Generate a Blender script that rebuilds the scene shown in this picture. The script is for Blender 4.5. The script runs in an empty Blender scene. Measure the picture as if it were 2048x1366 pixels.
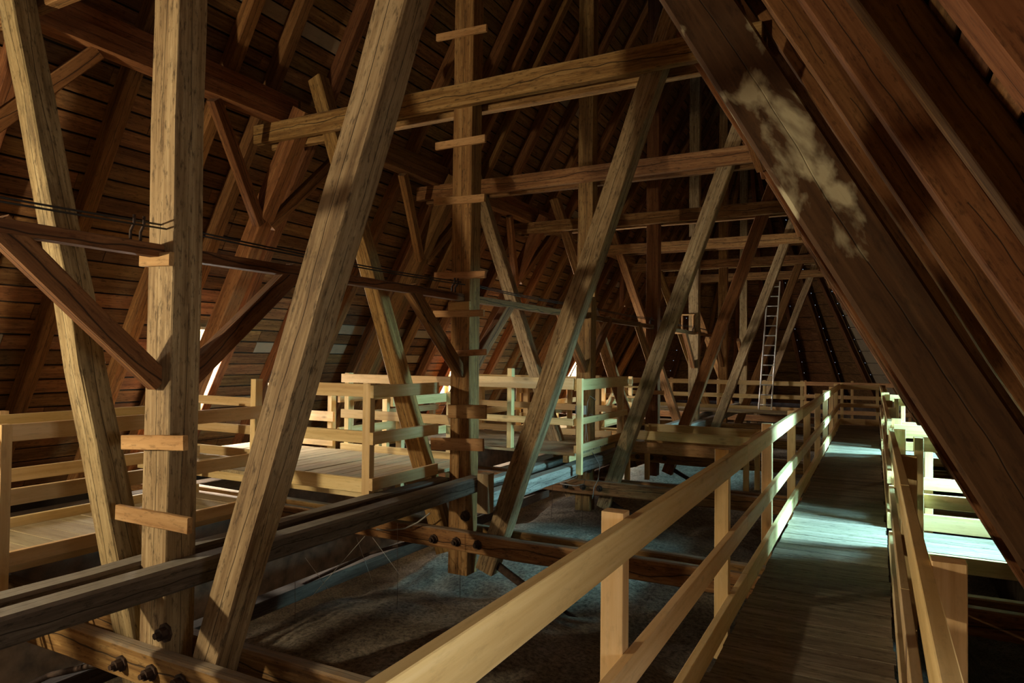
import bpy, math, random
from mathutils import Vector, Matrix, noise

# ------------------------------------------------------------------ camera, world, lights, exposure
scene = bpy.context.scene
F_PX, YAW, PITCH, ROLL = 1376.7, 0.48514, 0.02239, 0.01125
_f = Vector((-math.sin(YAW)*math.cos(PITCH), math.cos(YAW)*math.cos(PITCH), math.sin(PITCH)))
_r0 = Vector((math.cos(YAW), math.sin(YAW), 0)); _u0 = _r0.cross(_f)
RT = _r0*math.cos(ROLL) + _u0*math.sin(ROLL); UP = -_r0*math.sin(ROLL) + _u0*math.cos(ROLL); FW = _f
cam_data = bpy.data.cameras.new('camera'); cam = bpy.data.objects.new('camera', cam_data)
scene.collection.objects.link(cam)
cam_data.sensor_width = 36.0; cam_data.lens = F_PX*36.0/2048.0
cam_data.clip_start = 0.02; cam_data.clip_end = 200
cam.matrix_world = Matrix(((RT.x, UP.x, -FW.x, 0), (RT.y, UP.y, -FW.y, 0), (RT.z, UP.z, -FW.z, 0), (0, 0, 0, 1)))
scene.camera = cam

world = bpy.data.worlds.new('sky'); scene.world = world; world.use_nodes = True
wb = world.node_tree.nodes['Background']
wb.inputs[0].default_value = (0.62, 0.80, 1.0, 1); wb.inputs[1].default_value = 1.6

scene.view_settings.view_transform = 'Standard'; scene.view_settings.look = 'None'
scene.view_settings.gamma = 1.0; scene.view_settings.use_curve_mapping = False
scene.view_settings.exposure = 0.45

def ray(x, y): return FW + RT*((x-1024)/F_PX) - UP*((y-683)/F_PX)
def onX(x, y, X): d = ray(x, y); return d*(X/d.x)
def onY(x, y, Y): d = ray(x, y); return d*(Y/d.y)

XC = -3.795                      # centre line of the nave, king posts stand on it
SL = 0.5556                      # roof: horizontal run per metre of rise
TRUSS_Y = [2.756, 6.15, 9.57, 13.05, 16.5, 20.0, 23.45]

def roof_x(side, z, off=0.0):    # x of the rafter underside at height z; off = distance outwards across the slope
    x = -6.75 - (2.85 - z)*SL - off*1.144
    return x if side < 0 else 2*XC - x

# daylight through the dormer windows: (side, y0, y1, power, colour)
DORMERS = [(-1, -0.95, -0.05, 160, (1.0, 0.86, 0.62)),
           (-1, 6.14, 6.87, 500, (1.0, 0.90, 0.74)),
           (-1, 13.2, 14.05, 800, (1.0, 0.90, 0.74)),
           (-1, 20.3, 21.15, 500, (1.0, 0.90, 0.74)),
           (1, 0.2, 1.0, 58, (1.0, 0.95, 0.82)),
           (1, 7.10, 7.88, 9500, (0.42, 0.87, 1.0)),
           (1, 14.05, 14.8, 9500, (0.42, 0.87, 1.0))]
DZ0, DZ1 = -1.0, 0.32
for i, (sd, y0, y1, pw, colr) in enumerate(DORMERS):
    ld = bpy.data.lights.new('daylight', 'AREA'); lo = bpy.data.objects.new('dormer_daylight', ld)
    scene.collection.objects.link(lo)
    ld.shape = 'RECTANGLE'; ld.size = (y1-y0)*0.86; ld.size_y = (DZ1-DZ0)*0.9
    ld.energy = pw; ld.color = colr
    xw = roof_x(sd, DZ0, 0.22)
    if pw > 3000:                # open sky seen through the window, well outside it
        ld.size = 5.0; ld.size_y = 2.2
        lo.location = (xw + sd*2.0, (y0+y1)/2, 1.55); d = Vector((-sd*2.6, 0, -2.1)).normalized()
    else:
        lo.location = (xw - sd*0.06, (y0+y1)/2, (DZ0+DZ1)/2); d = Vector((-sd, 0, -0.12)).normalized()
    lo.rotation_euler = d.to_track_quat('-Z', 'Z').to_euler()

# ------------------------------------------------------------------ helpers
random.seed(7)
COL = scene.collection
WM = {}
def link(o, parent, W):
    COL.objects.link(o)
    if parent is not None:
        o.parent = parent; o.matrix_basis = WM[parent.name].inverted() @ W
    else:
        o.matrix_basis = W
    WM[o.name] = W.copy()
    return o
def tag(o, label=None, cat=None, group=None, kind=None):
    if label: o['label'] = label
    if cat: o['category'] = cat
    if group: o['group'] = group
    if kind: o['kind'] = kind
    return o
def thing(name, loc, label, cat, group=None, kind=None):
    o = bpy.data.objects.new(name, None); o.empty_display_size = 0.1
    link(o, None, Matrix.Translation(Vector(loc)))
    return tag(o, label, cat, group, kind)
def mesh_obj(name, verts, faces, mat, parent, W=None, smooth=False):
    me = bpy.data.meshes.new(name); me.from_pydata([tuple(v) for v in verts], [], faces); me.update()
    if mat: me.materials.append(mat)
    if smooth:
        for p in me.polygons: p.use_smooth = True
    o = bpy.data.objects.new(name, me)
    return link(o, parent, W if W is not None else Matrix.Identity(4))

def prism_mesh(L, w, h, cham, n, jit, rnd):
    """hewn timber along local +X, width w along Y, height h along Z, chamfered, edges wandering by jit"""
    c = min(cham, w*0.3, h*0.3); a, b = w/2, h/2
    sec = [(-a+c, -b), (a-c, -b), (a, -b+c), (a, b-c), (a-c, b), (-a+c, b), (-a, b-c), (-a, -b+c)]
    vs = []; fs = []
    for i in range(n+1):
        dy, dz = rnd.uniform(-jit, jit), rnd.uniform(-jit, jit)
        for (y, z) in sec:
            vs.append((L*i/n, y+dy+rnd.uniform(-jit, jit)*0.4, z+dz+rnd.uniform(-jit, jit)*0.4))
    for i in range(n):
        for j in range(8):
            k = (j+1) % 8
            fs.append((i*8+j, i*8+k, (i+1)*8+k, (i+1)*8+j))
    fs.append(tuple(range(7, -1, -1))); fs.append(tuple(n*8+j for j in range(8)))
    return vs, fs
def frame(p0, p1, wdir):
    x = (p1-p0).normalized(); z = x.cross(wdir).normalized(); y = z.cross(x).normalized()
    return Matrix(((x.x, y.x, z.x, p0.x), (x.y, y.y, z.y, p0.y), (x.z, y.z, z.z, p0.z), (0, 0, 0, 1)))
_cache = {}
def beam(name, parent, p0, p1, w, h, wdir, mat, cham=0.008, jit=0.0, seg=0.45, share=None):
    """w is measured along wdir, h across it"""
    p0 = Vector(p0); p1 = Vector(p1); L = (p1-p0).length
    key = (share, round(L, 3), w, h, mat.name) if share else None
    if key and key in _cache: me = _cache[key]
    else:
        n = max(1, min(16, int(L/seg))) if jit > 0 else 1
        vs, fs = prism_mesh(L, w, h, cham, n, jit, random)
        me = bpy.data.meshes.new(name); me.from_pydata(vs, [], fs); me.update(); me.materials.append(mat)
        if key: _cache[key] = me
    o = bpy.data.objects.new(name, me)
    return link(o, parent, frame(p0, p1, Vector(wdir)))
VX, VY, VZ = Vector((1, 0, 0)), Vector((0, 1, 0)), Vector((0, 0, 1))

def tube(name, parent, pts, r, mat, sides=6):
    pts = [Vector(p) for p in pts]; o0 = pts[0].copy(); vs = []; fs = []
    for i, p in enumerate(pts):
        t = (pts[min(i+1, len(pts)-1)] - pts[max(i-1, 0)]).normalized()
        a = t.cross(VZ if abs(t.z) < 0.9 else VX).normalized(); b = t.cross(a)
        for j in range(sides):
            an = 2*math.pi*j/sides
            vs.append(p - o0 + a*(r*math.cos(an)) + b*(r*math.sin(an)))
    n = len(pts)
    for i in range(n-1):
        for j in range(sides):
            k = (j+1) % sides
            fs.append((i*sides+j, i*sides+k, (i+1)*sides+k, (i+1)*sides+j))
    fs.append(tuple(range(sides-1, -1, -1))); fs.append(tuple((n-1)*sides+j for j in range(sides)))
    return mesh_obj(name, vs, fs, mat, parent, Matrix.Translation(o0), smooth=True)
def sag(a, b, s, n=10):
    a, b = Vector(a), Vector(b)
    return [a.lerp(b, i/n) - VZ*(s*4*(i/n)*(1-i/n)) for i in range(n+1)]

# ------------------------------------------------------------------ materials
def wood(name, dark, mid, light, grain=16.0, along=0.9, bump=0.25, rough=0.8, crack=0.0, knots=0.5, dust=0.0,
         dustcol=(0.22, 0.20, 0.17), var=0.35, pale=0.0, stain=None, dirty=0.0, grit=0.0):
    m = bpy.data.materials.new(name); m.use_nodes = True
    nt = m.node_tree; N = nt.nodes; K = nt.links.new
    bs = N['Principled BSDF']; bs.inputs['Roughness'].default_value = rough
    bs.inputs['Specular IOR Level'].default_value = 0.25
    def node(t, **kw):
        x = N.new(t)
        for k, v in kw.items(): setattr(x, k, v)
        return x
    def math_(op, a, b=None, c=None, clamp=False):
        x = node('ShaderNodeMath', operation=op, use_clamp=clamp)
        for i, v in enumerate((a, b, c)):
            if v is None: continue
            if isinstance(v, (int, float)): x.inputs[i].default_value = v
            else: K(v, x.inputs[i])
        return x.outputs[0]
    def mix(fac, a, b, blend='MIX'):
        x = node('ShaderNodeMix', data_type='RGBA', blend_type=blend)
        for s, v in ((x.inputs[0], fac), (x.inputs[6], a), (x.inputs[7], b)):
            if isinstance(v, (int, float)): s.default_value = v
            elif isinstance(v, tuple): s.default_value = v + (1,) if len(v) == 3 else v
            else: K(v, s)
        return x.outputs[2]
    tc = node('ShaderNodeTexCoord'); oi = node('ShaderNodeObjectInfo')
    at = node('ShaderNodeAttribute', attribute_name='rnd')
    rn = math_('FRACT', math_('ADD', oi.outputs['Random'], at.outputs['Fac']))
    off = node('ShaderNodeCombineXYZ')
    K(math_('MULTIPLY', rn, 93.0), off.inputs[0]); K(math_('MULTIPLY', rn, 37.0), off.inputs[1]); K(math_('MULTIPLY', rn, 61.0), off.inputs[2])
    va = node('ShaderNodeVectorMath', operation='ADD'); K(tc.outputs['Object'], va.inputs[0]); K(off.outputs[0], va.inputs[1])
    P = va.outputs[0]
    def mapped(sx, sy):
        x = node('ShaderNodeVectorMath', operation='MULTIPLY'); K(P, x.inputs[0]); x.inputs[1].default_value = (sx, sy, sy); return x.outputs[0]
    def noi(vec, scale, detail=4, rough_=0.55, dist=0.0):
        x = node('ShaderNodeTexNoise'); K(vec, x.inputs['Vector']); x.inputs['Scale'].default_value = scale
        x.inputs['Detail'].default_value = detail; x.inputs['Roughness'].default_value = rough_; x.inputs['Distortion'].default_value = dist
        return x.outputs['Fac']
    g1 = noi(mapped(along, grain), 1.0, 5, 0.6, 0.35)
    g2 = noi(mapped(along*2.2, grain*4.0), 1.0, 3, 0.6)
    big = noi(mapped(0.8, 2.5), 1.0, 3)
    gr = math_('ADD', math_('MULTIPLY', g1, 0.62), math_('MULTIPLY', g2, 0.38))
    ramp = node('ShaderNodeValToRGB'); e = ramp.color_ramp.elements
    e[0].position = 0.37; e[0].color = dark + (1,); e[1].position = 0.63; e[1].color = light + (1,)
    em = e.new(0.5); em.color = mid + (1,)
    K(gr, ramp.inputs[0]); c = ramp.outputs[0]
    c = mix(math_('MULTIPLY_ADD', big, 1.4, -0.35, clamp=True), mix(0.55, c, dark), c)
    # knots
    if knots > 0:
        vo = node('ShaderNodeTexVoronoi'); K(mapped(2.6, 6.5), vo.inputs['Vector']); vo.inputs['Scale'].default_value = 1.0
        kn = math_('SUBTRACT', 1.0, math_('DIVIDE', vo.outputs['Distance'], 0.16), clamp=True)
        c = mix(math_('MULTIPLY', kn, knots), c, tuple(v*0.35 for v in dark))
    if grit > 0:
        sp = noi(mapped(11.0, 42.0), 1.0, 4, 0.7)
        c = mix(math_('MULTIPLY', math_('MULTIPLY_ADD', sp, -7.0, 3.25, clamp=True), grit), c, tuple(v*0.3 for v in dark))
        wr = noi(mapped(4.0, 22.0), 1.0, 5, 0.7)
        c = mix(math_('MULTIPLY', math_('MULTIPLY_ADD', wr, 6.0, -3.5, clamp=True), grit*0.45), c, tuple(min(1.0, v*1.45) for v in light))
    # per piece brightness
    hsv = node('ShaderNodeHueSaturation'); K(c, hsv.inputs['Color'])
    K(math_('MULTIPLY_ADD', rn, var, 1.0-var/2), hsv.inputs['Value'])
    K(math_('MULTIPLY_ADD', math_('FRACT', math_('MULTIPLY', rn, 7.31)), 0.02, 0.49), hsv.inputs['Hue'])
    c = hsv.outputs[0]
    if pale > 0:
        pl = math_('GREATER_THAN', math_('FRACT', math_('MULTIPLY', rn, 13.7)), 1.0-pale)
        c = mix(math_('MULTIPLY', pl, 0.75), c, (0.34, 0.27, 0.19))
    sep = node('ShaderNodeSeparateXYZ'); K(tc.outputs['Object'], sep.inputs[0])
    crk = None
    if crack > 0:
        cn = noi(mapped(0.9, 0.4), 1.0, 3); gate = noi(mapped(0.5, 0.3), 1.3, 2)
        prod = math_('MULTIPLY', sep.outputs[1], sep.outputs[2])
        v = math_('ABSOLUTE', math_('ADD', prod, math_('MULTIPLY', math_('SUBTRACT', cn, 0.5), 0.010)))
        crk = math_('MULTIPLY', math_('SUBTRACT', 1.0, math_('DIVIDE', v, 0.00032), clamp=True), math_('GREATER_THAN', gate, 0.5-crack*0.25))
        c = mix(crk, c, (0.012, 0.008, 0.005))
    if dirty > 0:
        dn = noi(mapped(1.6, 5.0), 1.0, 6, 0.7)
        c = mix(math_('MULTIPLY', math_('MULTIPLY_ADD', dn, 5.0, -2.7, clamp=True), dirty), c, (0.06, 0.042, 0.026))
    if stain is not None:
        # pale mould blooms on one stretch of the timber
        x0, x1, colr = stain
        sn = noi(mapped(3.6, 7.0), 1.0, 5, 0.5, 0.3)
        inb = math_('MULTIPLY', math_('SUBTRACT', 1.0, math_('ABSOLUTE', math_('DIVIDE', math_('SUBTRACT', sep.outputs[0], (x0+x1)/2), (x1-x0)/2)), clamp=True), 1.6, clamp=True)
        f = math_('MULTIPLY_ADD', math_('ADD', sn, math_('MULTIPLY', inb, 0.20)), 10.0, -6.95, clamp=True)
        f = math_('MULTIPLY', f, math_('GREATER_THAN', inb, 0.01))
        c = mix(math_('MULTIPLY', f, 0.85), c, colr)
    if dust > 0:
        ge = node('ShaderNodeNewGeometry'); sn2 = node('ShaderNodeSeparateXYZ'); K(ge.outputs['Normal'], sn2.inputs[0])
        up = math_('MULTIPLY_ADD', sn2.outputs[2], 2.5, -1.2, clamp=True)
        dn2 = noi(tc.outputs['Object'], 9.0, 4)
        c = mix(math_('MULTIPLY', math_('MULTIPLY', up, dust), math_('MULTIPLY_ADD', dn2, 1.6, 0.1, clamp=True)), c, dustcol)
    K(c, bs.inputs['Base Color'])
    bp = node('ShaderNodeBump'); bp.inputs['Strength'].default_value = bump; bp.inputs['Distance'].default_value = 0.006
    hgt = gr if crk is None else math_('SUBTRACT', gr, math_('MULTIPLY', crk, 1.5))
    K(hgt, bp.inputs['Height']); K(bp.outputs[0], bs.inputs['Normal'])
    return m
def plain(name, col, rough=0.6, metal=0.0, nscale=0.0, namt=0.3, bump=0.0):
    m = bpy.data.materials.new(name); m.use_nodes = True; nt = m.node_tree; bs = nt.nodes['Principled BSDF']
    bs.inputs['Base Color'].default_value = col + (1,); bs.inputs['Roughness'].default_value = rough; bs.inputs['Metallic'].default_value = metal
    if nscale:
        tc = nt.nodes.new('ShaderNodeTexCoord'); no = nt.nodes.new('ShaderNodeTexNoise'); no.inputs['Scale'].default_value = nscale; no.inputs['Detail'].default_value = 6
        nt.links.new(tc.outputs['Object'], no.inputs['Vector'])
        rp = nt.nodes.new('ShaderNodeValToRGB'); rp.color_ramp.elements[0].position = 0.3; rp.color_ramp.elements[1].position = 0.72
        rp.color_ramp.elements[0].color = tuple(v*(1-namt) for v in col) + (1,); rp.color_ramp.elements[1].color = tuple(min(1, v*(1+namt)) for v in col) + (1,)
        nt.links.new(no.outputs['Fac'], rp.inputs[0]); nt.links.new(rp.outputs[0], bs.inputs['Base Color'])
        if bump:
            bp = nt.nodes.new('ShaderNodeBump'); bp.inputs['Strength'].default_value = bump; bp.inputs['Distance'].default_value = 0.02
            nt.links.new(no.outputs['Fac'], bp.inputs['Height']); nt.links.new(bp.outputs[0], bs.inputs['Normal'])
    return m

M_OLD = wood('old_hewn_timber', (0.12, 0.055, 0.018), (0.28, 0.145, 0.050), (0.44, 0.265, 0.11), grit=0.7, grain=17, crack=1.0, dust=0.7, dirty=0.35, var=0.3, bump=0.45)
M_POST = wood('tan_hewn_timber', (0.15, 0.095, 0.045), (0.33, 0.235, 0.12), (0.50, 0.385, 0.22), grit=0.8, grain=18, crack=0.6, dust=0.6, dirty=0.7, var=0.25, bump=0.5)
M_STAIN = wood('mould_stained_timber', (0.045, 0.019, 0.007), (0.085, 0.040, 0.015), (0.13, 0.066, 0.027), grit=0.5, grain=14, crack=2.0, dirty=0.3, var=0.05, bump=0.3,
               stain=(2.2, 3.6, (0.50, 0.45, 0.30)))
M_DARKWOOD = wood('dark_timber', (0.03, 0.02, 0.014), (0.065, 0.045, 0.032), (0.11, 0.08, 0.06), grit=0.6, grain=15, var=0.3, bump=0.4)  # plain very dark wood tone for the low plates
M_RAFT = wood('rafter_timber', (0.11, 0.042, 0.014), (0.22, 0.095, 0.032), (0.33, 0.16, 0.06), grit=0.6, grain=15, crack=0.4, dust=0.3, var=0.4, bump=0.3)
M_BOARD = wood('roof_boarding', (0.10, 0.044, 0.017), (0.22, 0.104, 0.038), (0.34, 0.18, 0.07), grit=0.7, grain=14, knots=0.6, var=0.75, pale=0.03, dirty=0.5, bump=0.35)
M_GREY = wood('weathered_grey_timber', (0.07, 0.055, 0.045), (0.14, 0.115, 0.095), (0.24, 0.205, 0.17), grit=0.8, grain=15, crack=0.6, dust=0.9, dustcol=(0.25, 0.23, 0.20), var=0.25, bump=0.4)
M_GREYLIT = wood('dormer_lit_grey_timber', (0.13, 0.115, 0.10), (0.26, 0.24, 0.21), (0.38, 0.36, 0.32), grit=0.7, grain=15, crack=0.6, dust=0.6, dustcol=(0.36, 0.34, 0.30), var=0.2, bump=0.4)  # lighter weathered grey, with the dormer light on the farther beams painted in
M_PINE = wood('new_pine', (0.52, 0.345, 0.15), (0.68, 0.50, 0.25), (0.78, 0.62, 0.36), grit=0.18, grain=9, along=0.6, knots=0.75, var=0.22, bump=0.08, rough=0.65)
M_DECK = wood('worn_deck_plank', (0.11, 0.088, 0.064), (0.23, 0.195, 0.15), (0.35, 0.31, 0.25), grit=0.8, grain=13, knots=0.5, var=0.4, dirty=0.5, bump=0.25)
M_PDECK = wood('pale_deck_plank', (0.24, 0.175, 0.095), (0.37, 0.29, 0.17), (0.47, 0.39, 0.25), grit=0.35, grain=10, knots=0.5, var=0.25, bump=0.12)
M_SLAT = wood('foothold_slat', (0.30, 0.155, 0.06), (0.46, 0.27, 0.12), (0.58, 0.37, 0.18), grit=0.5, grain=11, knots=0.5, var=0.35, dirty=0.3, bump=0.15)
M_IRON = plain('rusty_iron', (0.055, 0.032, 0.022), 0.75, 0.5, 30, 0.5)
M_ALU = plain('aluminium', (0.55, 0.55, 0.53), 0.4, 0.7)
M_WHITE = plain('white_plastic', (0.62, 0.60, 0.55), 0.5)
M_GREYP = plain('grey_plastic', (0.10, 0.10, 0.11), 0.5)
M_BLACK = plain('black_cable', (0.02, 0.018, 0.016), 0.6)
M_WIRE = plain('pale_wire', (0.32, 0.30, 0.27), 0.6)
M_TAR = plain('tarred_underlay', (0.02, 0.013, 0.009), 0.95)
M_VAULT = bpy.data.materials.new('dusty_vault_plaster'); M_VAULT.use_nodes = True
def _vault_mat():
    nt = M_VAULT.node_tree; N = nt.nodes; K = nt.links.new; bs = N['Principled BSDF']; bs.inputs['Roughness'].default_value = 0.95
    tc = N.new('ShaderNodeTexCoord')
    def noi(sc, det, ro=0.6):
        x = N.new('ShaderNodeTexNoise'); x.inputs['Scale'].default_value = sc; x.inputs['Detail'].default_value = det; x.inputs['Roughness'].default_value = ro
        K(tc.outputs['Object'], x.inputs['Vector']); return x.outputs['Fac']
    def ramp(f, p0, c0, p1, c1):
        r = N.new('ShaderNodeValToRGB'); e = r.color_ramp.elements; e[0].position = p0; e[0].color = c0 + (1,); e[1].position = p1; e[1].color = c1 + (1,); K(f, r.inputs[0]); return r.outputs[0]
    a = noi(1.6, 5); b = noi(26, 8, 0.75); c = noi(70, 3, 0.6)
    base = ramp(a, 0.3, (0.11, 0.086, 0.064), 0.7, (0.30, 0.265, 0.22))
    gr = ramp(b, 0.36, (0.22, 0.20, 0.18), 0.62, (1.35, 1.32, 1.28))
    mx = N.new('ShaderNodeMix'); mx.data_type = 'RGBA'; mx.blend_type = 'MULTIPLY'; mx.inputs[0].default_value = 1.0; K(base, mx.inputs[6]); K(gr, mx.inputs[7])
    sp = ramp(c, 0.70, (0, 0, 0), 0.78, (0.12, 0.11, 0.10))
    ad = N.new('ShaderNodeMix'); ad.data_type = 'RGBA'; ad.blend_type = 'ADD'; ad.inputs[0].default_value = 1.0; K(mx.outputs[2], ad.inputs[6]); K(sp, ad.inputs[7])
    K(ad.outputs[2], bs.inputs['Base Color'])
    bp = N.new('ShaderNodeBump'); bp.inputs['Strength'].default_value = 0.8; bp.inputs['Distance'].default_value = 0.03; K(b, bp.inputs['Height']); K(bp.outputs[0], bs.inputs['Normal'])
_vault_mat()
M_MASON = plain('rough_masonry', (0.10, 0.065, 0.045), 0.95, 0, 5, 0.5, 0.6)
M_RED = plain('rust_painted_metal', (0.20, 0.045, 0.03), 0.8, 0, 12, 0.4)
M_GLASS = bpy.data.materials.new('window_glass'); M_GLASS.use_nodes = True
_n = M_GLASS.node_tree; _n.nodes.clear()
_o = _n.nodes.new('ShaderNodeOutputMaterial'); _t = _n.nodes.new('ShaderNodeBsdfTransparent'); _g = _n.nodes.new('ShaderNodeBsdfGlossy'); _m = _n.nodes.new('ShaderNodeMixShader')
_t.inputs[0].default_value = (0.93, 0.96, 0.95, 1); _g.inputs['Roughness'].default_value = 0.05; _m.inputs[0].default_value = 0.06
_n.links.new(_t.outputs[0], _m.inputs[1]); _n.links.new(_g.outputs[0], _m.inputs[2]); _n.links.new(_m.outputs[0], _o.inputs[0])

# ------------------------------------------------------------------ setting: vault floor, walls
def vault_z(x, y):
    bay = 3.43; t = ((y - 2.756)/bay) % 1.0
    crest = math.sin(math.pi*t)**0.8
    dx = x + 3.0
    z = -2.30 - 0.16*(1-crest) - 0.035*dx*dx
    if x < -4.75: z -= 0.55*min(1.0, (-4.75-x)/0.25) + 0.25*max(0.0, -5.0-x)
    if x > -1.2: z -= 0.22*(x+1.2)**2
    z = max(z, -4.6)
    z += 0.05*noise.noise(Vector((x*1.3, y*1.3, 0))) + 0.03*noise.noise(Vector((x*4, y*4, 3))) + 0.014*noise.noise(Vector((x*11, y*11, 7)))
    return z
vs, fs = [], []
nx, ny = 200, 420
for j in range(ny+1):
    for i in range(nx+1):
        x = -9.8 + 12.2*i/nx; y = -3.4 + 34.4*j/ny
        vs.append((x, y, vault_z(x, y)))
for j in range(ny):
    for i in range(nx):
        a = j*(nx+1)+i; fs.append((a, a+1, a+nx+2, a+nx+1))
floor = mesh_obj('floor', vs, fs, M_VAULT, None, smooth=True)
tag(floor, 'dusty grey plastered tops of the church vaults below the beams', None, None, 'structure')
def wall(name, x0, x1, y0, y1, z0, z1, mat, label):
    v = [(x, y, z) for z in (z0, z1) for y in (y0, y1) for x in (x0, x1)]
    f = [(0, 2, 3, 1), (4, 5, 7, 6), (0, 1, 5, 4), (2, 6, 7, 3), (0, 4, 6, 2), (1, 3, 7, 5)]
    return tag(mesh_obj(name, v, f, mat, None), label, None, None, 'structure')
wall('wall_left', -10.1, -9.75, -3.4, 31, -4.9, -1.75, M_MASON, 'rough masonry wall top under the far eaves')
wall('wall_right', 2.16, 2.5, -3.4, 31, -4.9, -1.75, M_MASON, 'rough masonry wall top under the near eaves')
wall('wall_back', -10.1, 2.5, -3.6, -3.4, -4.9, 8.6, M_MASON, 'masonry gable wall behind the walkway start')

# ------------------------------------------------------------------ roof slopes: rafters, boards, underlay, dormers
UZ = 1/1.144                                    # rise per metre along the slope
def slope_pt(side, s, y, off):                  # s metres up the slope from z = -1.75
    z0 = -1.75
    x = roof_x(-1, z0) + s*SL*UZ - off*UZ
    z = z0 + s*UZ + off*SL*UZ
    return Vector((x if side < 0 else 2*XC - x, y, z))
S_END = (8.17+1.75)/UZ
def s_at(z): return (z+1.75)/UZ
RAFT = {-1: [-2.2, -1.1, 0.05, 1.21, 2.27, 3.30, 4.33, 5.36, 5.98, 6.88, 7.9, 8.9, 9.9, 10.5, 11.1, 12.1, 13.05, 14.06, 15.1, 16.1, 17.1, 18.1, 19.15, 20.15, 21.16, 22.2, 23.2, 24.2, 25.2],
        1: [-2.2, -1.1, 0.04, 1.02, 2.15, 3.07, 4.05, 5.19, 6.05, 6.94, 7.9, 8.9, 9.9, 10.9, 11.9, 12.9, 13.89, 14.82, 15.9, 16.9, 17.9, 18.9, 19.7, 20.44, 21.42, 22.5, 23.5, 24.6, 25.6]}
Y_ROOF0, Y_ROOF1 = -3.4, 26.2
PITCH_B = 0.197
for side in (-1, 1):
    roof = thing('ceiling', slope_pt(side, 0, 0, 0),
                 'brown boarded roof slope with rafters beyond the left walkway' if side < 0 else 'brown boarded roof slope with rafters above the main walkway', None, None, 'structure')
    up = (slope_pt(side, 1, 0, 0)-slope_pt(side, 0, 0, 0)).normalized()
    nrm = (slope_pt(side, 0, 0, 1)-slope_pt(side, 0, 0, 0)).normalized()
    for y in RAFT[side]:
        if y < -3: continue
        beam('rafter', roof, slope_pt(side, -0.15, y+0.075, 0.09), slope_pt(side, S_END-0.05, y+0.075, 0.09), 0.15, 0.18, VY, M_RAFT, jit=0.006, seg=0.7)
    holes = [(y0, y1) for sd, y0, y1, pw, cc in DORMERS if sd == side]
    hs0, hs1 = s_at(DZ0-0.04)-0.11, s_at(DZ1)-0.11
    rows = int((S_END+0.3)/PITCH_B)
    singles = []; rest = []
    for r in range(rows):
        s0 = -0.25 + r*PITCH_B; sm = s0 + PITCH_B/2
        spans = [(Y_ROOF0, Y_ROOF1)]
        if hs0 < sm < hs1:
            spans = []; a = Y_ROOF0
            for (h0, h1) in sorted(holes): spans.append((a, h0)); a = h1
            spans.append((a, Y_ROOF1))
        for (a, b) in spans:
            y = a; first = True
            while y < b-0.02:
                L = 2.06 if not first else random.choice((0.7, 1.03, 1.5, 2.06))
                first = False
                y2 = min(y+L, b)
                if b-y2 < 0.35: y2 = b
                z = -1.75 + sm*UZ
                if side < 0: vis = (1.0 < y2 and y < 12.5 and -1.3 < z < 4.6)
                else: vis = (1.0 < y2 and y < 5.5 and -0.6 < z < 2.4)
                (singles if vis else rest).append((s0, y, y2)); y = y2
    singles = singles[:300]
    def board_geo(s0, ya, yb, th, tilt):
        # local frame: X along the nave, Y up the slope, Z outwards
        p0 = slope_pt(side, s0 + PITCH_B/2, ya + 0.003, 0.182 + th/2)
        W = Matrix(((0, up.x, nrm.x, p0.x), (1, up.y, nrm.y, p0.y), (0, up.z, nrm.z, p0.z), (0, 0, 0, 1)))
        return W @ Matrix.Rotation(tilt, 4, 'X'), (yb-ya-0.006)
    cache = {}
    for (s0, ya, yb) in singles:
        W, L = board_geo(s0, ya, yb, 0.024, random.uniform(-0.03, 0.03))
        key = round(L, 2)
        if key not in cache:
            v_, f_ = prism_mesh(L, PITCH_B-random.uniform(0.018, 0.026), 0.024, 0.004, 3, 0.0025, random)
            me = bpy.data.meshes.new('board'); me.from_pydata(v_, [], f_); me.update(); me.materials.append(M_BOARD); cache[key] = me
        o = bpy.data.objects.new('board', cache[key]); link(o, roof, W)
    vs, fs, rv = [], [], []
    for (s0, ya, yb) in rest:
        W, L = board_geo(s0, ya, yb, 0.024, random.uniform(-0.03, 0.03))
        v_, f_ = prism_mesh(L, PITCH_B-0.022, 0.024, 0.004, 1, 0.0, random)
        b0 = len(vs); vs += [W @ Vector(v) for v in v_]; fs += [tuple(i+b0 for i in f) for f in f_]; rr = random.random(); rv += [rr]*len(v_)
    W0 = WM[roof.name]; Wi = Matrix(((0, up.x, nrm.x, W0[0][3]), (1, up.y, nrm.y, W0[1][3]), (0, up.z, nrm.z, W0[2][3]), (0, 0, 0, 1))); inv = Wi.inverted()
    ro = mesh_obj('board', [inv @ v for v in vs], fs, M_BOARD, roof, Wi); ro['kind'] = 'stuff'
    at = ro.data.attributes.new('rnd', 'FLOAT', 'POINT')
    at.data.foreach_set('value', rv)
    # underlay sheet with dormer holes
    vs, fs = [], []
    def sheet(ya, yb, sa, sb):
        b0 = len(vs)
        for off in (0.225, 0.265):
            for (s, y) in ((sa, ya), (sb, ya), (sb, yb), (sa, yb)): vs.append(slope_pt(side, s, y, off))
        for q in ((0, 1, 2, 3), (7, 6, 5, 4), (0, 4, 5, 1), (1, 5, 6, 2), (2, 6, 7, 3), (3, 7, 4, 0)): fs.append(tuple(b0+i for i in q))
    sheet(Y_ROOF0, 26.3, hs1, S_END+0.3); sheet(Y_ROOF0, 26.3, -0.7, hs0)
    a = Y_ROOF0
    for (h0, h1) in sorted(holes): sheet(a, h0, hs0, hs1); a = h1
    sheet(a, 26.3, hs0, hs1)
    mesh_obj('roofing_underlay', [v - W0.to_translation() for v in vs], fs, M_TAR, roof, W0)

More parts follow.
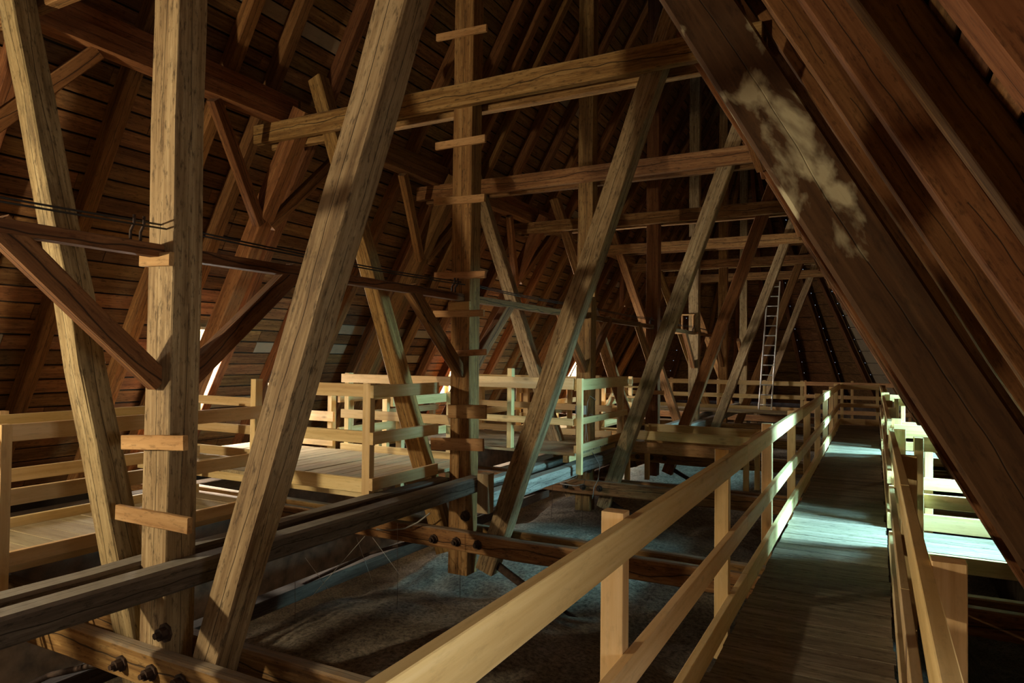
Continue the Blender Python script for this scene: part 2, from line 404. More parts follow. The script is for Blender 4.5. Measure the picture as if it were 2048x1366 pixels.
n_win = 0
for (side, y0, y1, pw, colr) in DORMERS:
    n_win += 1
    xb = roof_x(side, DZ0, 0.26); xt = roof_x(side, DZ1, 0.16)
    xo = xb + side*0.02
    yc = (y0+y1)/2
    win = thing('window_%d' % n_win, (xb, yc, DZ0), 'dormer window in the %s roof slope' % ('far' if side < 0 else 'walkway side'), None, None, 'structure')
    for (ya, yb) in ((y0-0.05, y0), (y1, y1+0.05)):
        tri = [(xo, DZ0-0.05), (xo, DZ1+0.02), (xt, DZ1+0.02)]
        v = [(x, y, z) for y in (ya, yb) for (x, z) in tri]
        f = [(0, 1, 2), (5, 4, 3), (0, 3, 4, 1), (1, 4, 5, 2), (2, 5, 3, 0)]
        mesh_obj('cheek', [Vector(p)-Vector((xb, yc, DZ0)) for p in v], f, M_PDECK, win, WM[win.name])
    beam('dormer_ceiling', win, (xo, yc, DZ1+0.03), (xt-side*0.12, yc, DZ1+0.03), y1-y0+0.1, 0.04, VY, M_PDECK)
    beam('window_sill', win, (xo+side*0.03, yc, DZ0-0.03), (xo-side*0.12, yc, DZ0-0.03), y1-y0+0.06, 0.05, VY, M_PDECK)
    for (a, b) in (((xo, y0+0.02, DZ0), (xo, y0+0.02, DZ1)), ((xo, y1-0.02, DZ0), (xo, y1-0.02, DZ1)), ((xo, yc, DZ0), (xo, yc, DZ1))):
        beam('frame_bar', win, a, b, 0.05, 0.04, VY, M_PINE)
    for z in (DZ0+0.02, (DZ0+DZ1)/2, DZ1-0.02):
        beam('frame_bar', win, (xo, y0, z), (xo, y1, z), 0.04, 0.05, VX, M_PINE)
    zm = (DZ0+DZ1)/2
    for (ya, yb) in ((y0+0.04, yc-0.02), (yc+0.02, y1-0.04)):
        for (za, zb) in ((DZ0+0.04, zm-0.02), (zm+0.02, DZ1-0.04)):
            beam('pane', win, (xo+side*0.005, (ya+yb)/2, za), (xo+side*0.005, (ya+yb)/2, zb), yb-ya, 0.004, VY, M_GLASS, cham=0.0005)

# hipped far end of the roof
hip = thing('wall_far', (XC, 29.5, -1.75), 'dark hipped end of the roof with rafters fanning to the ridge', None, None, 'structure')
apex = Vector((XC, 24.3, 8.1))
for i in range(13):
    t = i/12.0; a = math.pi*t
    foot = Vector((XC - 5.6*math.cos(a), 25.2 + 4.6*math.sin(a), -1.75))
    beam('rafter', hip, foot, foot.lerp(apex, 0.97), 0.14, 0.17, (foot-apex).cross(VZ), M_RAFT, jit=0.006, seg=0.8)
for i in range(12):
    a0, a1 = math.pi*i/12, math.pi*(i+1)/12
    f0 = Vector((XC - 5.85*math.cos(a0), 25.2 + 4.9*math.sin(a0), -1.75)); f1 = Vector((XC - 5.85*math.cos(a1), 25.2 + 4.9*math.sin(a1), -1.75))
    ap = apex + Vector((0, 0.1, 0.25)); vs, fs = [], []
    W = Matrix.Translation((f0+f1)/2); c0 = (f0+f1)/2
    nb = 24
    for r in range(nb):
        ta, tb = r/nb, (r+0.94)/nb; b0 = len(vs)
        q = [f0.lerp(ap, ta), f1.lerp(ap, ta), f1.lerp(ap, tb), f0.lerp(ap, tb)]
        out = (f1-f0).cross(ap-f0).normalized()
        if out.dot(c0 - Vector((XC, 25.2, 0))) < 0: out = -out
        vs += [p - c0 for p in q] + [p - c0 + out*0.025 for p in q]
        for g in ((0, 1, 2, 3), (7, 6, 5, 4), (0, 4, 5, 1), (1, 5, 6, 2), (2, 6, 7, 3), (3, 7, 4, 0)): fs.append(tuple(b0+k for k in g))
    bo = mesh_obj('board', vs, fs, M_BOARD, hip, W); bo['kind'] = 'stuff'
    q = [f0, f1, ap]; mesh_obj('roofing_underlay', [p - c0 + out*0.05 for p in q], [(0, 1, 2)], M_TAR, hip, W)

# low curved wall under the hipped end
vs, fs = [], []
for i in range(13):
    a = math.pi*i/12
    for r_ in (6.1, 6.5):
        for z in (-5.0, -1.45): vs.append((XC - r_*math.cos(a), 24.6 + r_*0.92*math.sin(a), z))
for i in range(12):
    b = i*4
    fs += [(b, b+1, b+5, b+4), (b+2, b+6, b+7, b+3), (b+1, b+3, b+7, b+5), (b, b+4, b+6, b+2)]
tag(mesh_obj('wall_apse', vs, fs, M_MASON, None), 'low curved masonry wall under the hipped roof end', None, None, 'structure')

# ------------------------------------------------------------------ trusses
def strut_in(side, z):                          # inner (lower) edge of the principal strut
    x = -0.747 - 0.556*(z - 1.421)
    return x if side > 0 else 2*XC - x
LABELS = ['massive timber truss with white mould blotches on its sloping strut above the walkway',
          'timber roof truss with many foothold slats up its king post beside the first platform',
          'timber roof truss with grey socket box and white cables on its king post',
          'timber roof truss with reddish dark king post behind the fenced platform',
          'timber roof truss with small wooden insulator box on its king post',
          'timber roof truss beside the foot of the aluminium ladder',
          'last timber roof truss before the hipped roof end']
SLATS = {0: [((283, 520), (343, 517), 27), ((247, 884), (371, 886), 28), ((236, 1024), (380, 1052), 30)],
         1: [((874, 76), (974, 56), 14), ((872, 293), (971, 277), 15), ((869, 404), (970, 396), 15), ((870, 552), (971, 549), 14),
             ((898, 613), (940, 611), 17), ((868, 628), (968, 626), 13), ((892, 708), (972, 704), 12), ((898, 822), (972, 824), 27), ((863, 887), (967, 890), 24)],
         2: [((1162, 588), (1190, 587), 13)],
         3: [((1302, 785), (1328, 785), 8)]}
def bolt(parent, p, r=0.032):
    vs, fs = [], []
    prof = [(r*1.5, 0.0), (r*1.5, -0.012), (r, -0.012), (r, -0.05), (r*0.55, -0.05), (r*0.5, -0.075)]
    n = 8
    for (rr, dy) in prof:
        for j in range(n):
            a = 2*math.pi*j/n; vs.append((rr*math.cos(a), dy, rr*math.sin(a)))
    for i in range(len(prof)-1):
        for j in range(n):
            k = (j+1) % n; fs.append((i*n+j, i*n+k, (i+1)*n+k, (i+1)*n+j))
    fs.append(tuple((len(prof)-1)*n+j for j in range(n)))
    return mesh_obj('bolt', vs, fs, M_IRON, parent, Matrix.Translation(Vector(p)))
for k, Y in enumerate(TRUSS_Y):
    zt = -1.72 if k == 0 else -1.775            # top of the tie beams
    t = thing('roof_truss', (XC, Y, zt), LABELS[k], 'roof truss', 'timber trusses in a row along the nave')
    J = 0.007
    pm = (M_POST, M_OLD, M_OLD, M_RAFT, M_POST, M_OLD, M_POST)[k]; rm = (M_POST, M_POST, M_POST, M_RAFT, M_POST, M_RAFT, M_POST)[k]; lm = M_POST if k in (0, 2) else M_OLD
    post = beam('king_post', t, (XC, Y, -2.24), (XC, Y, 7.9), 0.20, 0.232, VY, pm, 0.006, 0.005, 0.7)
    for s in (-1, 1):
        beam('tie_beam', t, (-9.5, Y + s*0.146, zt-0.10), (1.95, Y + s*0.146, zt-0.10), 0.09, 0.20, VY, M_OLD, 0.012, J, 0.7)
        beam('collar_beam', t, (-6.78, Y + s*0.146, 2.705), (-0.83, Y + s*0.146, 2.705), 0.09, 0.23, VY, M_OLD, 0.008, 0.004, 0.7)
    beam('brace', t, (-3.35-0.358*0.42, Y, -2.17), (-3.35+0.358*5.05, Y, 3.30), 0.18, 0.195, VY, rm, 0.010, J, 0.5)
    beam('brace', t, (-4.09+0.36*0.30, Y, -2.05), (-4.09-0.36*5.04, Y, 3.30), 0.18, 0.185, VY, lm, 0.010, J, 0.5)
    for s in (-1, 1):
        za, zb = -1.72, 2.95
        pa = Vector((strut_in(s, za) + s*0.127, Y, za)); pb = Vector((strut_in(s, zb) + s*0.127, Y, zb))
        beam('principal_strut', t, pa, pb, 0.20, 0.224, VY, M_STAIN if (k == 0 and s > 0) else M_RAFT, 0.012, 0.006, 0.6)
        # braces from the strut to the purlins, along the nave
        xa = strut_in(s, 1.66); xp = -6.42 if s < 0 else 2*XC + 6.42
        for d in (-1, 1):
            beam('purlin_brace', t, (xa + s*0.06, Y + d*0.08, 1.62), (xp, Y + d*1.05, 2.80), 0.11, 0.14, VX, M_RAFT, 0.008, 0.004, 0.5)
    for d in (-1, 1):
        beam('knee_brace', t, (XC, Y + d*0.09, -0.17), (XC, Y + d*0.98, 0.62), 0.09, 0.13, VX, M_RAFT, 0.008, 0.004, 0.4)
    # iron suspension rods with flat clevis bars
    if k < 5:
        beam('clevis_bar', t, (-3.46, Y, -2.07), (-3.03, Y, -2.29), 0.05, 0.075, VY, M_IRON, 0.01)
        tube('suspension_rod', t, [(-3.1, Y, -2.25), (-2.08, Y, -2.66), (1.2, Y, -3.95)], 0.02, M_IRON)
        tube('suspension_rod', t, [(-4.12, Y, -1.9), (-5.01, Y, -2.22), (-6.06, Y, -2.75), (-8.6, Y, -4.0)], 0.022, M_IRON)
        yf = Y - 0.192
        zo = 0.055 if k == 0 else 0
        for (x, z) in ((-4.026, -1.885), (-3.752, -1.878), (-3.499, -1.875)): bolt(t, (x + (0.1 if k == 0 else 0), yf, z + zo))
        bolt(t, (-3.70 if k else -3.66, Y-0.101, -1.63), 0.038)
    for (a, b, hpx) in SLATS.get(k, []):
        yf = Y - 0.118
        pa, pb = onY(a[0], a[1], yf), onY(b[0], b[1], yf)
        dd = (pa).dot(FW); hh = hpx*dd/F_PX
        beam('foothold_slat', post, pa, pb, 0.034, hh, VY, M_SLAT, 0.004, 0.0015, 0.1)

# ------------------------------------------------------------------ lengthwise timbers
for j in range(len(TRUSS_Y)):
    ya = TRUSS_Y[j-1] if j else -0.7
    yb = TRUSS_Y[j]
    first = j <= 1
    near = ['starting before the mould-blotched truss', 'between the mould-blotched truss and the truss with foothold slats', 'running into the truss with the socket box',
            'beyond the truss with the socket box', 'beyond the fenced platform', 'near the aluminium ladder', 'at the far end of the nave'][j]
    if j == 1: continue
    y0 = ya if j else -0.7
    y1 = yb + 0.1
    if j == 0: y1 = TRUSS_Y[1] - 0.05
    if j == 2: y0 = ya + 0.12
    for s in (-1, 1):
        x = XC + s*(0.116+0.08)
        if j == 0: zt, hh = (-1.22, 0.15) if s > 0 else (-1.26, 0.15)
        else: zt, hh = -1.425, 0.155
        o = beam('sill_beam', None, (x, y0 + (0.0 if j == 0 else 0.02), zt-hh/2), (x, y1 - 0.02, zt-hh/2), 0.158, hh, VX, M_GREY if j == 0 else M_GREYLIT, 0.018, 0.005, 0.6)
        tag(o, 'grey lengthwise beam on the %s side of the king posts, %s' % ('walkway' if s > 0 else 'platform', near if j else 'through the nearest two trusses'), 'beam', 'paired lengthwise beams along the king posts')
for j in range(0, 6):                            # cable rails between king posts
    ya = TRUSS_Y[j-1]+0.1 if j else -0.6
    yb = TRUSS_Y[j]-0.1
    w = ['reaching the mould-blotched truss', 'reaching the truss with foothold slats', 'reaching the truss with the socket box', 'reaching the truss behind the fenced platform', 'reaching the truss with the insulator box', 'reaching the truss by the ladder'][j]
    o = beam('cable_rail', None, (XC, ya, 0.61), (XC, yb, 0.61), 0.09, 0.075, VX, M_RAFT, 0.006, 0.003, 0.6)
    tag(o, 'thin dark horizontal timber between king posts, ' + w, 'timber rail', 'horizontal cable rails between king posts')
    c = thing('power_cable', (XC+0.02, ya, 0.66), 'thin black cables strung above the rail ' + w, 'cable', 'cables strung along the king posts')
    for dz, dx in ((0.13, 0.0), (0.10, 0.05)):
        tube('wire', c, sag((XC+dx, ya, 0.64+dz), (XC+dx, yb, 0.64+dz), 0.02), 0.006, M_BLACK, 5)
    for yy in (yb-0.20, yb-0.14):
        tube('insulator', c, [(XC+0.02, yy, 0.65), (XC+0.02, yy, 0.70), (XC+0.05, yy, 0.74), (XC+0.05, yy, 0.79)], 0.009, M_IRON, 6)
for s in (-1, 1):
    for j in range(0, 6):
        ya = TRUSS_Y[j-1]+0.16 if j else -0.6
        yb = TRUSS_Y[j]-0.02 if j else TRUSS_Y[0]-0.02
        x = -6.42 if s < 0 else 2*XC + 6.42
        w = ['before the mould-blotched truss', 'before the foothold slat truss', 'before the socket box truss', 'before the fenced platform truss', 'before the insulator box truss', 'before the truss by the ladder'][j]
        p = thing('purlin', (x, ya, 2.8), 'double dark purlin under the %s rafters, %s' % ('far' if s < 0 else 'walkway side', w), 'purlin', 'double purlins carrying the rafters')
        beam('lower_timber', p, (x, ya, 2.905), (x, yb+0.14, 2.905), 0.20, 0.19, VX, M_RAFT, 0.008, 0.005, 0.6)
        beam('upper_timber', p, (x + s*0.03, ya, 3.085), (x + s*0.03, yb+0.14, 3.085), 0.20, 0.165, VX, M_RAFT, 0.008, 0.005, 0.6)
# splice block at the end of the near beams
o = beam('splice_block', None, (-3.455, 6.02, -1.56), (-3.455, 6.02, -1.17), 0.12, 0.13, VY, M_PDECK, 0.006); tag(o, 'short upright pale block clamped at the end of the grey lengthwise beam', 'wood block')
# beams and plates low on the left
for (x, z, w_, h_, y0, y1, lab) in ((-6.05, -2.80, 0.20, 0.16, 1.0, 13.0, 'low dark lengthwise plate beside the vault, lit at one end'), (-7.3, -2.5, 0.2, 0.22, -1.0, 20.0, 'low wall plate timber under the left walkway'),
                                    (-8.6, -1.95, 0.22, 0.22, -3.0, 25.0, 'eaves plate timber under the feet of the far rafters')):
    o = beam('wall_plate', None, (x, y0, z), (x, y1, z), w_, h_, VX, M_DARKWOOD, 0.012, 0.006, 0.9); tag(o, lab, 'beam')

# ------------------------------------------------------------------ walkways, platforms, railings
def deck(name, label, x0, x1, y0, y1, z, along, pw, mat, th=0.035, joist=True, cat='walkway', group=None, jmat=None):
    d = thing(name, ((x0+x1)/2, (y0+y1)/2, z-th), label, cat, group)
    if along == 'X':
        n = int(round((y1-y0)/pw)); pw_ = (y1-y0)/n
        for i in range(n):
            y = y0 + pw_*(i+0.5); e = random.uniform(-0.012, 0.012)
            dz = random.uniform(-0.0015, 0.0015)
            beam('plank', d, (x0+e, y, z-th/2+dz), (x1+e, y + random.uniform(-0.004, 0.004), z-th/2+dz), pw_-0.007, th, VY, mat, 0.001)
        if joist:
            for x in (x0+0.12, x1-0.12): beam('bearer', d, (x, y0, z-th-0.05), (x, y1, z-th-0.05), 0.07, 0.09, VX, jmat or M_PINE, 0.004)
    else:
        n = int(round((x1-x0)/pw)); pw_ = (x1-x0)/n
        for i in range(n):
            x = x0 + pw_*(i+0.5); dz = random.uniform(-0.003, 0.002); e = random.uniform(-0.01, 0.01)
            beam('plank', d, (x, y0+e, z-th/2+dz), (x, y1+e, z-th/2+dz), pw_-0.009, th, VX, mat, 0.0015)
        if joist:
            for y in (y0+0.1, (y0+y1)/2, y1-0.1): beam('bearer', d, (x0, y, z-th-0.05), (x1, y, z-th-0.05), 0.07, 0.09, VY, jmat or M_PINE, 0.004)
    return d
def railing(label, A, B, z, rails, posts, out, pz0, pz1, piece=4.0, group='new pine railings', th=0.04, mat=None, pw=(0.07, 0.09), posttop=0.0):
    """A,B: (x,y) ends of the rails' centre line; rails: (top z, height); posts: distances from A; out: side the posts stand on"""
    mat = mat or M_PINE
    a, b = Vector((A[0], A[1], 0)), Vector((B[0], B[1], 0)); L = (b-a).length; d = (b-a)/L; o3 = Vector((out[0], out[1], 0))
    t = thing('railing', (A[0], A[1], z), label, 'railing', group)
    for p in posts:
        c = a + d*p + o3*(th/2 + pw[1]/2)
        beam('post', t, c + VZ*pz0, c + VZ*(pz1+random.uniform(-0.01, 0.02)), pw[0], pw[1], d, mat, 0.003)
    names = ['top_rail', 'middle_rail', 'toe_board', 'toe_board']
    for i, (zt, h) in enumerate(rails):
        s = 0.0
        while s < L-0.01:
            e = min(L, s+piece)
            if L-e < 0.8: e = L
            j = random.uniform(-0.004, 0.004)
            beam(names[i], t, a + d*(s+0.002) + VZ*(zt-h/2+j), a + d*(e-0.002) + VZ*(zt-h/2+j), th, h, o3, mat, 0.003)
            s = e
    return t
DZ = -1.67
deck('walkway', 'long straight walkway of worn crosswise planks through the attic', -0.785, 0.095, 0.6, 19.9, DZ, 'X', 0.198, M_DECK, jmat=M_GREY)
R3 = [(-0.605, 0.135), (-1.11, 0.12), (-1.52, 0.15)]
railing('long pine railing on the king post side of the main walkway', (-0.82, 0.9), (-0.82, 19.9), DZ, R3, [1.65+2.12*i for i in range(9)], (-1, 0), -1.95, -0.60, 4.24)
railing('pine railing on the sloping strut side of the walkway, up to the first side bridge', (0.13, 0.7), (0.13, 7.08), DZ, R3, [0.15, 1.75, 4.45, 6.3], (1, 0), -1.95, -0.60, 3.2)
railing('pine railing on the strut side of the walkway between the two side bridges', (0.13, 7.90), (0.13, 13.98), DZ, R3, [0.08, 2.1, 4.1, 6.0], (1, 0), -1.95, -0.60, 3.2)
railing('pine railing on the strut side of the walkway after the second side bridge', (0.13, 14.84), (0.13, 19.9), DZ, R3, [0.08, 2.4, 4.9], (1, 0), -1.95, -0.60, 3.2)
railing('short pine railing closing the end of the main walkway', (-0.80, 19.93), (0.10, 19.93), DZ, [(-0.62, 0.12), (-1.10, 0.11), (-1.50, 0.15)], [0.04, 0.86], (0, 1), -1.8, -0.60)
for (y0, y1, lab) in ((7.10, 7.88, 'first'), (14.02, 14.82, 'second')):
    deck('side_bridge', '%s plank bridge from the walkway to a dormer window beyond the struts' % lab, 0.16, 1.62, y0, y1, DZ, 'X', 0.195, M_DECK, cat='bridge', group='plank bridges to the dormers')
    railing('pine side rail on the near edge of the %s dormer bridge' % lab, (0.30, y0-0.03), (1.45, y0-0.03), DZ, [(-0.66, 0.13), (-1.16, 0.12), (DZ, 0.14)], [0.04], (0, -1), -1.85, -0.66)
    railing('pine side rail on the far edge of the %s dormer bridge' % lab, (0.17, y1+0.03), (1.45, y1+0.03), DZ, [(-0.63, 0.13), (-1.14, 0.12), (-1.50, 0.16)], [0.3], (0, 1), -1.85, -0.63)

# left walkway
LZ = -1.46
deck('side_walkway', 'pale plank walkway beyond the king posts along the far roof slope', -6.32, -5.40, -1.5, 4.90, LZ, 'X', 0.20, M_PDECK, group='walkway beyond the king posts')
RL = [(-0.52, 0.12), (-0.97, 0.11), (LZ+0.03, 0.14)]
railing('pine railing of the side walkway nearest to the king posts, before the first platform', (-5.36, -1.4), (-5.36, 4.95), LZ, [(-0.515, 0.12), (-0.965, 0.115), (-1.40, 0.10)], [0.3, 2.05, 3.97], (1, 0), -1.78, -0.50, 3.2)
railing('pine railing of the side walkway along the far rafters, before the first platform', (-6.36, -1.4), (-6.36, 4.95), LZ, [(-0.52, 0.12), (-0.975, 0.11), (-1.43+0.05, 0.14)], [0.5, 2.5, 4.5, 6.3], (-1, 0), -1.7, -0.50, 3.2)
deck('platform', 'first raised plank platform around the truss with foothold slats', -7.6, -4.07, 5.03, 6.83, -1.21, 'Y', 0.145, M_PDECK, cat='platform', group='raised platforms at the trusses')
RP = [(-0.27, 0.115), (-0.70, 0.11), (-1.12, 0.11)]
railing('front pine railing of the first platform facing the walkway start', (-5.36, 4.985), (-4.15, 4.985), -1.21, [(-0.265, 0.12), (-0.70, 0.11), (-1.13, 0.13)], [-0.12], (0, -1), -1.5, -0.265)
railing('side pine railing of the first platform next to the grey beams', (-4.035, 4.94), (-4.035, 6.0), -1.21, RP, [0.04], (-1, 0), -1.27, -0.27)
railing('back pine railing of the first platform', (-6.1, 6.87), (-4.25, 6.87), -1.21, [(-0.24, 0.11), (-0.70, 0.11), (-1.13, 0.12)], [0.06, 1.80], (0, 1), -1.5, -0.24)
railing('pine railing by the far dormer at the first platform', (-7.5, 6.95), (-6.3, 6.95), -1.21, [(-0.40, 0.14), (-0.75, 0.13), (-1.05, 0.15)], [0.05, 1.1], (0, 1), -1.5, -0.4)
railing('pine railing on the near edge of the first platform toward the far dormer', (-7.55, 5.62), (-6.33, 5.62), -1.21, [(-0.50, 0.10), (-0.82, 0.10), (-1.09, 0.10)], [0.05], (0, 1), -1.205, -0.5)
deck('side_walkway', 'pale plank walkway linking the first and second platforms', -6.32, -5.40, 7.0, 8.30, LZ, 'X', 0.20, M_PDECK, group='walkway beyond the king posts')
railing('pine railing of the link walkway on the king post side between the platforms', (-5.36, 6.95), (-5.36, 8.33), LZ, RL, [0.1, 1.25], (1, 0), -1.7, -0.5)
railing('pine railing of the link walkway on the rafter side between the platforms', (-6.36, 7.1), (-6.36, 8.33), LZ, RL, [0.3, 1.1], (-1, 0), -1.7, -0.5)
deck('platform', 'second raised plank platform around the truss with the socket box', -6.86, -3.49, 8.39, 10.27, -1.255, 'X', 0.14, M_PDECK, cat='platform', group='raised platforms at the trusses')
for (n_, x0, x1, y) in (('front', -5.4, -3.48, 8.36),):
    railing('front pine railing of the second platform with knotted top board', (x0, y), (x1, y), -1.255, [(-0.27, 0.15), (-0.80, 0.09)], [0.05, 0.95], (0, 1), -1.25, -0.16)
t_ = railing('side pine railing of the second platform with long corner post', (-3.46, 8.36), (-3.46, 10.45), -1.255, [(-0.285, 0.15), (-0.80, 0.09), (-1.15, 0.10)], [1.99], (-1, 0), -1.3, -0.3)
beam('corner_post', t_, (-3.40, 8.37, -1.52), (-3.40, 8.37, -0.27), 0.06, 0.075, VY, M_PINE, 0.003)
railing('back pine railing of the second platform', (-6.1, 10.31), (-3.65, 10.31), -1.255, [(-0.30, 0.12), (-0.75, 0.10), (-1.15, 0.10)], [0.05, 1.3, 2.2], (0, 1), -1.5, -0.3)
railing('far side pine railing of the second platform along the rafters', (-6.9, 8.36), (-6.9, 10.28), -1.255, [(-0.45, 0.12), (-0.85, 0.10), (-1.15, 0.10)], [0.05, 0.95, 1.85], (-1, 0), -1.5, -0.4)
deck('side_walkway', 'pale plank walkway beyond the second platform toward the far dormers', -6.32, -5.40, 10.5, 18.25, LZ, 'X', 0.21, M_PDECK, group='walkway beyond the king posts')
railing('pine railing on the king post side of the walkway beyond the second platform', (-5.36, 10.5), (-5.36, 18.2), LZ, [(-0.5, 0.12), (-0.95, 0.11), (-1.38, 0.12)], [0.1, 2.0, 3.9, 5.8, 7.7], (1, 0), -1.7, -0.46)
railing('pine railing on the rafter side of the walkway beyond the second platform', (-6.36, 10.5), (-6.36, 18.2), LZ, [(-0.5, 0.12), (-0.95, 0.11), (-1.38, 0.12)], [0.1, 2.0, 3.9, 5.8, 7.7], (-1, 0), -1.7, -0.46)
deck('cross_platform', 'far crosswise platform carrying the aluminium ladder', -6.5, -1.6, 18.3, 19.3, -1.33, 'X', 0.2, M_PDECK, cat='platform')
railing('far crosswise pine railing behind the ladder', (-6.5, 19.34), (-1.6, 19.34), -1.33, [(-0.56, 0.12), (-0.92, 0.11), (-1.24, 0.13)], [0.05, 1.4, 2.7, 3.9, 4.82], (0, 1), -1.4, -0.55)
railing('darker crosswise railing beyond the end of the walkway', (-2.0, 23.0), (1.0, 23.0), -1.6, [(-0.66, 0.12), (-1.05, 0.11), (-1.5, 0.12)], [0.1, 1.4, 2.9], (0, 1), -1.9, -0.62, mat=M_SLAT)

# stair between the far walkway levels
st = thing('stair', (-5.1, 13.4, -1.7), 'small pine stair with bright lit stringers beyond the second platform', 'stair')
for x in (-5.1, -4.5): beam('stringer', st, (x, 13.2, -1.65), (x, 14.9, -0.55), 0.045, 0.18, VX, M_PINE, 0.003)
for i in range(5): beam('tread', st, (-5.077, 13.45+0.32*i, -1.45+0.205*i), (-4.523, 13.45+0.32*i, -1.45+0.205*i), 0.22, 0.035, VY, M_PINE, 0.003)

# timber guard frame on the tie beams
g = thing('guard_frame', (-2.2, 10.3, -1.78), 'low pine guard frame standing over the vault between the tie beams', 'frame')
gx0, gx1, gy0, gy1, gz = -3.25, -1.5, 9.82, 10.95, -1.06
for (a, b) in (((gx0, gy0), (gx1, gy0)), ((gx1, gy0), (gx1, gy1)), ((gx0, gy1), (gx1, gy1))):
    dirn = VX if a[0] == b[0] else VY
    beam('top_rail', g, (a[0], a[1], gz-0.06), (b[0], b[1], gz-0.06), 0.04, 0.13, dirn, M_PINE, 0.003)
    beam('lower_board', g, (a[0], a[1], gz-0.24), (b[0], b[1], gz-0.24), 0.03, 0.16, dirn, M_SLAT, 0.003)
for (x, y) in ((gx0, gy0+0.06), (gx1-0.06, gy0+0.06), (gx1-0.06, gy1-0.06), (gx0, gy1-0.06)):
    beam('post', g, (x, y, -1.95), (x, y, gz-0.005), 0.07, 0.07, VY, M_PINE, 0.003)

# ------------------------------------------------------------------ ladder, electrics, wires, loose things
ld = thing('ladder', (-2.53, 19.0, -1.23), 'narrow aluminium ladder leaning up to the collar beams', 'ladder')
for s in (0, 1):
    a, b = Vector((-2.683+0.31*s, 18.95, -1.30)), Vector((-2.481+0.29*s, 19.15, 2.05))
    beam('stile', ld, a, b, 0.03, 0.06, VX, M_ALU, 0.004)
n_r = 13
for i in range(n_r):
    t = (i+0.5)/n_r
    a = Vector((-2.683, 18.95, -1.30)).lerp(Vector((-2.481, 19.15, 2.05)), t); b = Vector((-2.373, 18.95, -1.30)).lerp(Vector((-2.191, 19.15, 2.05)), t)
    tube('rung', ld, [a, b], 0.017, M_ALU, 6)
yf = TRUSS_Y[2]-0.12
bx = onY(1160, 820, yf)
sb = thing('socket_box', bx, 'small grey and white socket box fixed to a king post above the second platform', 'socket box')
beam('body', sb, bx + Vector((-0.02, 0, -0.06)), bx + Vector((-0.02, 0, 0.06)), 0.06, 0.09, VY, M_GREYP, 0.008)
beam('cover', sb, bx + Vector((0.06, 0, -0.065)), bx + Vector((0.06, 0, 0.065)), 0.06, 0.06, VY, M_WHITE, 0.008)
def pixcable(name, pts, Y, r, mat, label, sub=3):
    P = [onY(x, y, Y) for x, y in pts]
    tag(tube(name, None, P, r, mat, 6), label, 'cable')
pixcable('power_lead', [(1158, 830), (1160, 860), (1157, 905), (1160, 940), (1152, 955), (1135, 962), (1115, 966)], yf-0.12, 0.006, M_WIRE, 'pale lead hanging from the socket box on the king post')
pixcable('power_lead', [(1192, 800), (1180, 792), (1175, 805), (1172, 850), (1178, 905), (1172, 945), (1168, 968), (1150, 972), (1120, 967)], yf-0.12, 0.006, M_WIRE, 'pale lead looped over a peg beside the socket box')
pixcable('power_lead', [(1190, 832), (1180, 828), (1172, 840), (1170, 880), (1200, 930), (1196, 960), (1188, 975), (1185, 998)], yf-0.16, 0.006, M_WIRE, 'pale lead dangling below the second platform')
P = [onY(x, y, 5.85) for x, y in ((753, 1058), (765, 1060), (785, 1060), (810, 1057), (835, 1045), (860, 1026))]
tag(tube('cable', None, P, 0.008, M_WIRE, 6), 'pale turquoise-white cable drooping under the grey lengthwise beam', 'cable')
for i, (x, y0, y1, Y) in enumerate(((795, 1045, 1290, 5.2), (590, 1130, 1330, 4.6), (920, 1140, 1260, 6.0), (1165, 990, 1075, 9.3), (1105, 965, 1040, 9.3), (1400, 1130, 1200, 5.8))):
    p0, p1 = onY(x, y0, Y), onY(x-3, y1, Y)
    w = ['below the grey beam near the drooping cable', 'beside the foot of the nearest brace', 'below the king post with foothold slats', 'below the socket box post', 'below the second platform edge', 'below the tie beam by the walkway'][i]
    tag(tube('hanging_wire', None, [p0, p0.lerp(p1, 0.5)+Vector((0.01, 0, 0)), p1], 0.0028, M_IRON, 4), 'thin wire hanging over the vault ' + w, 'wire', 'thin wires hanging over the vault')
for i, (a, b, Y) in enumerate((((730, 1072), (618, 1200), 4.9), ((713, 1075), (745, 1165), 5.2), ((745, 1075), (800, 1150), 5.2), ((610, 1115), (680, 1210), 4.6))):
    p0, p1 = onY(*a, Y), onY(*b, Y)
    w = ['the long pale one', 'beside the pale one', 'toward the king post foot', 'across the dark plate'][i]
    tag(tube('slack_string', None, [p0, p1], 0.0026, M_WIRE, 4), 'slanting string under the grey beam, ' + w, 'string', 'slanting strings under the grey beam')
cb = thing('cable_bundle', (-4.9, 2.0, -1.72), 'bundle of thin dark cables running beside the side walkway', 'cable')
for i in range(6):
    tube('cable', cb, [(-4.98+0.035*i, -1.0, -1.62-0.03*(i % 3)), (-4.98+0.035*i, 3.0, -1.64-0.03*((i+1) % 3)), (-4.98+0.035*i, 4.9, -1.62-0.03*(i % 3))], 0.009, M_BLACK, 5)
ib = onY(1378, 655, TRUSS_Y[4]-0.14)
bx_ = thing('insulator_box', ib, 'small open wooden box with insulators on a far king post', 'box')
for (dx, dz, L, v) in ((-0.16, -0.12, 0.42, VZ), (0.10, -0.12, 0.42, VZ)):
    beam('side_board', bx_, ib + Vector((dx, 0, dz)), ib + Vector((dx, 0, dz+L)), 0.08, 0.03, VY, M_SLAT, 0.003)
beam('top_board', bx_, ib + Vector((-0.19, 0, 0.30)), ib + Vector((0.13, 0, 0.30)), 0.08, 0.03, VY, M_SLAT, 0.003)
beam('shelf_board', bx_, ib + Vector((-0.32, 0, -0.13)), ib + Vector((0.2, 0, -0.13)), 0.10, 0.04, VY, M_SLAT, 0.003)
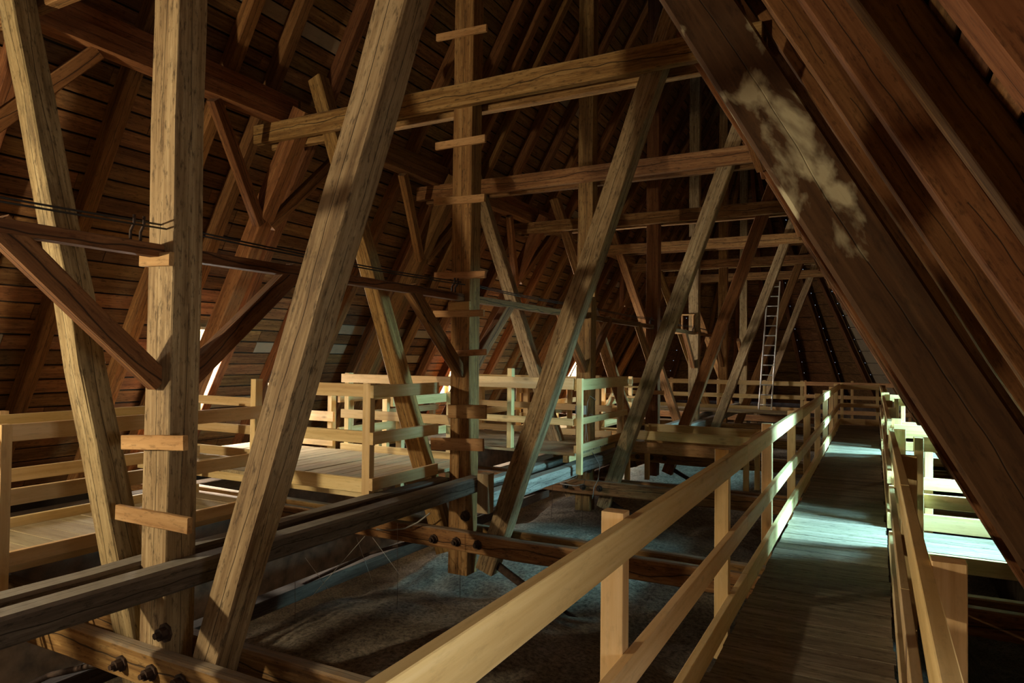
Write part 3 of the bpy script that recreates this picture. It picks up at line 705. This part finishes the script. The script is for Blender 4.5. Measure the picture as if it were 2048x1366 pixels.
# folded sheet metal under the walkway on the strut side
q = [Vector((0.75, 3.2, -2.0)), Vector((1.5, 3.0, -2.25)), Vector((1.62, 3.9, -2.25)), Vector((0.85, 4.1, -2.0)), Vector((0.55, 3.3, -2.5)), Vector((0.6, 4.15, -2.5))]
vs = [p - q[0] for p in q] + [p - q[0] - VZ*0.01 for p in q]
fs = [(0, 1, 2, 3), (0, 3, 5, 4), (9, 8, 7, 6), (10, 11, 9, 6), (0, 6, 7, 1), (1, 7, 8, 2), (2, 8, 9, 3), (3, 9, 11, 5), (5, 11, 10, 4), (4, 10, 6, 0)]
tag(mesh_obj('metal_sheet', vs, fs, M_RED, None, Matrix.Translation(q[0])), 'folded dark red metal sheet lying under the strut side of the walkway', 'metal sheet')

# caged work lamp hanging over the side walkway: it lights the near faces of the first trusses
LP = Vector((-6.05, -0.75, 0.30))
lamp = thing('work_lamp', LP, 'caged work lamp hanging from the rafters over the side walkway', 'lamp')
tube('lamp_cord', lamp, [LP + VZ*0.30, LP + Vector((-0.05, 0, 1.2)), LP + Vector((-0.35, 0.1, 2.55))], 0.006, M_BLACK, 5)
def lathe(name, parent, c, prof, mat, n=16):
    vs, fs = [], []
    for (r, z) in prof:
        for j in range(n):
            a = 2*math.pi*j/n; vs.append((r*math.cos(a), r*math.sin(a), z))
    for i in range(len(prof)-1):
        for j in range(n):
            k = (j+1) % n; fs.append((i*n+j, i*n+k, (i+1)*n+k, (i+1)*n+j))
    return mesh_obj(name, vs, fs, mat, parent, Matrix.Translation(c), smooth=True)
lathe('lamp_socket', lamp, LP, [(0.0, 0.30), (0.03, 0.30), (0.035, 0.16), (0.075, 0.14), (0.075, 0.125), (0.0, 0.125)], M_GREYP)
for j in range(6):
    a = 2*math.pi*j/6; dx, dy = math.cos(a), math.sin(a)
    tube('cage_wire', lamp, [LP + Vector((dx*0.07, dy*0.07, 0.13)), LP + Vector((dx*0.105, dy*0.105, 0.0)), LP + Vector((dx*0.09, dy*0.09, -0.09)), LP + Vector((dx*0.015, dy*0.015, -0.14))], 0.0025, M_IRON, 4)
pl = bpy.data.lights.new('lamp_light', 'POINT'); po = bpy.data.objects.new('lamp_light', pl); COL.objects.link(po)
pl.energy = 620; pl.shadow_soft_size = 0.075; pl.color = (1.0, 0.83, 0.53); po.location = LP
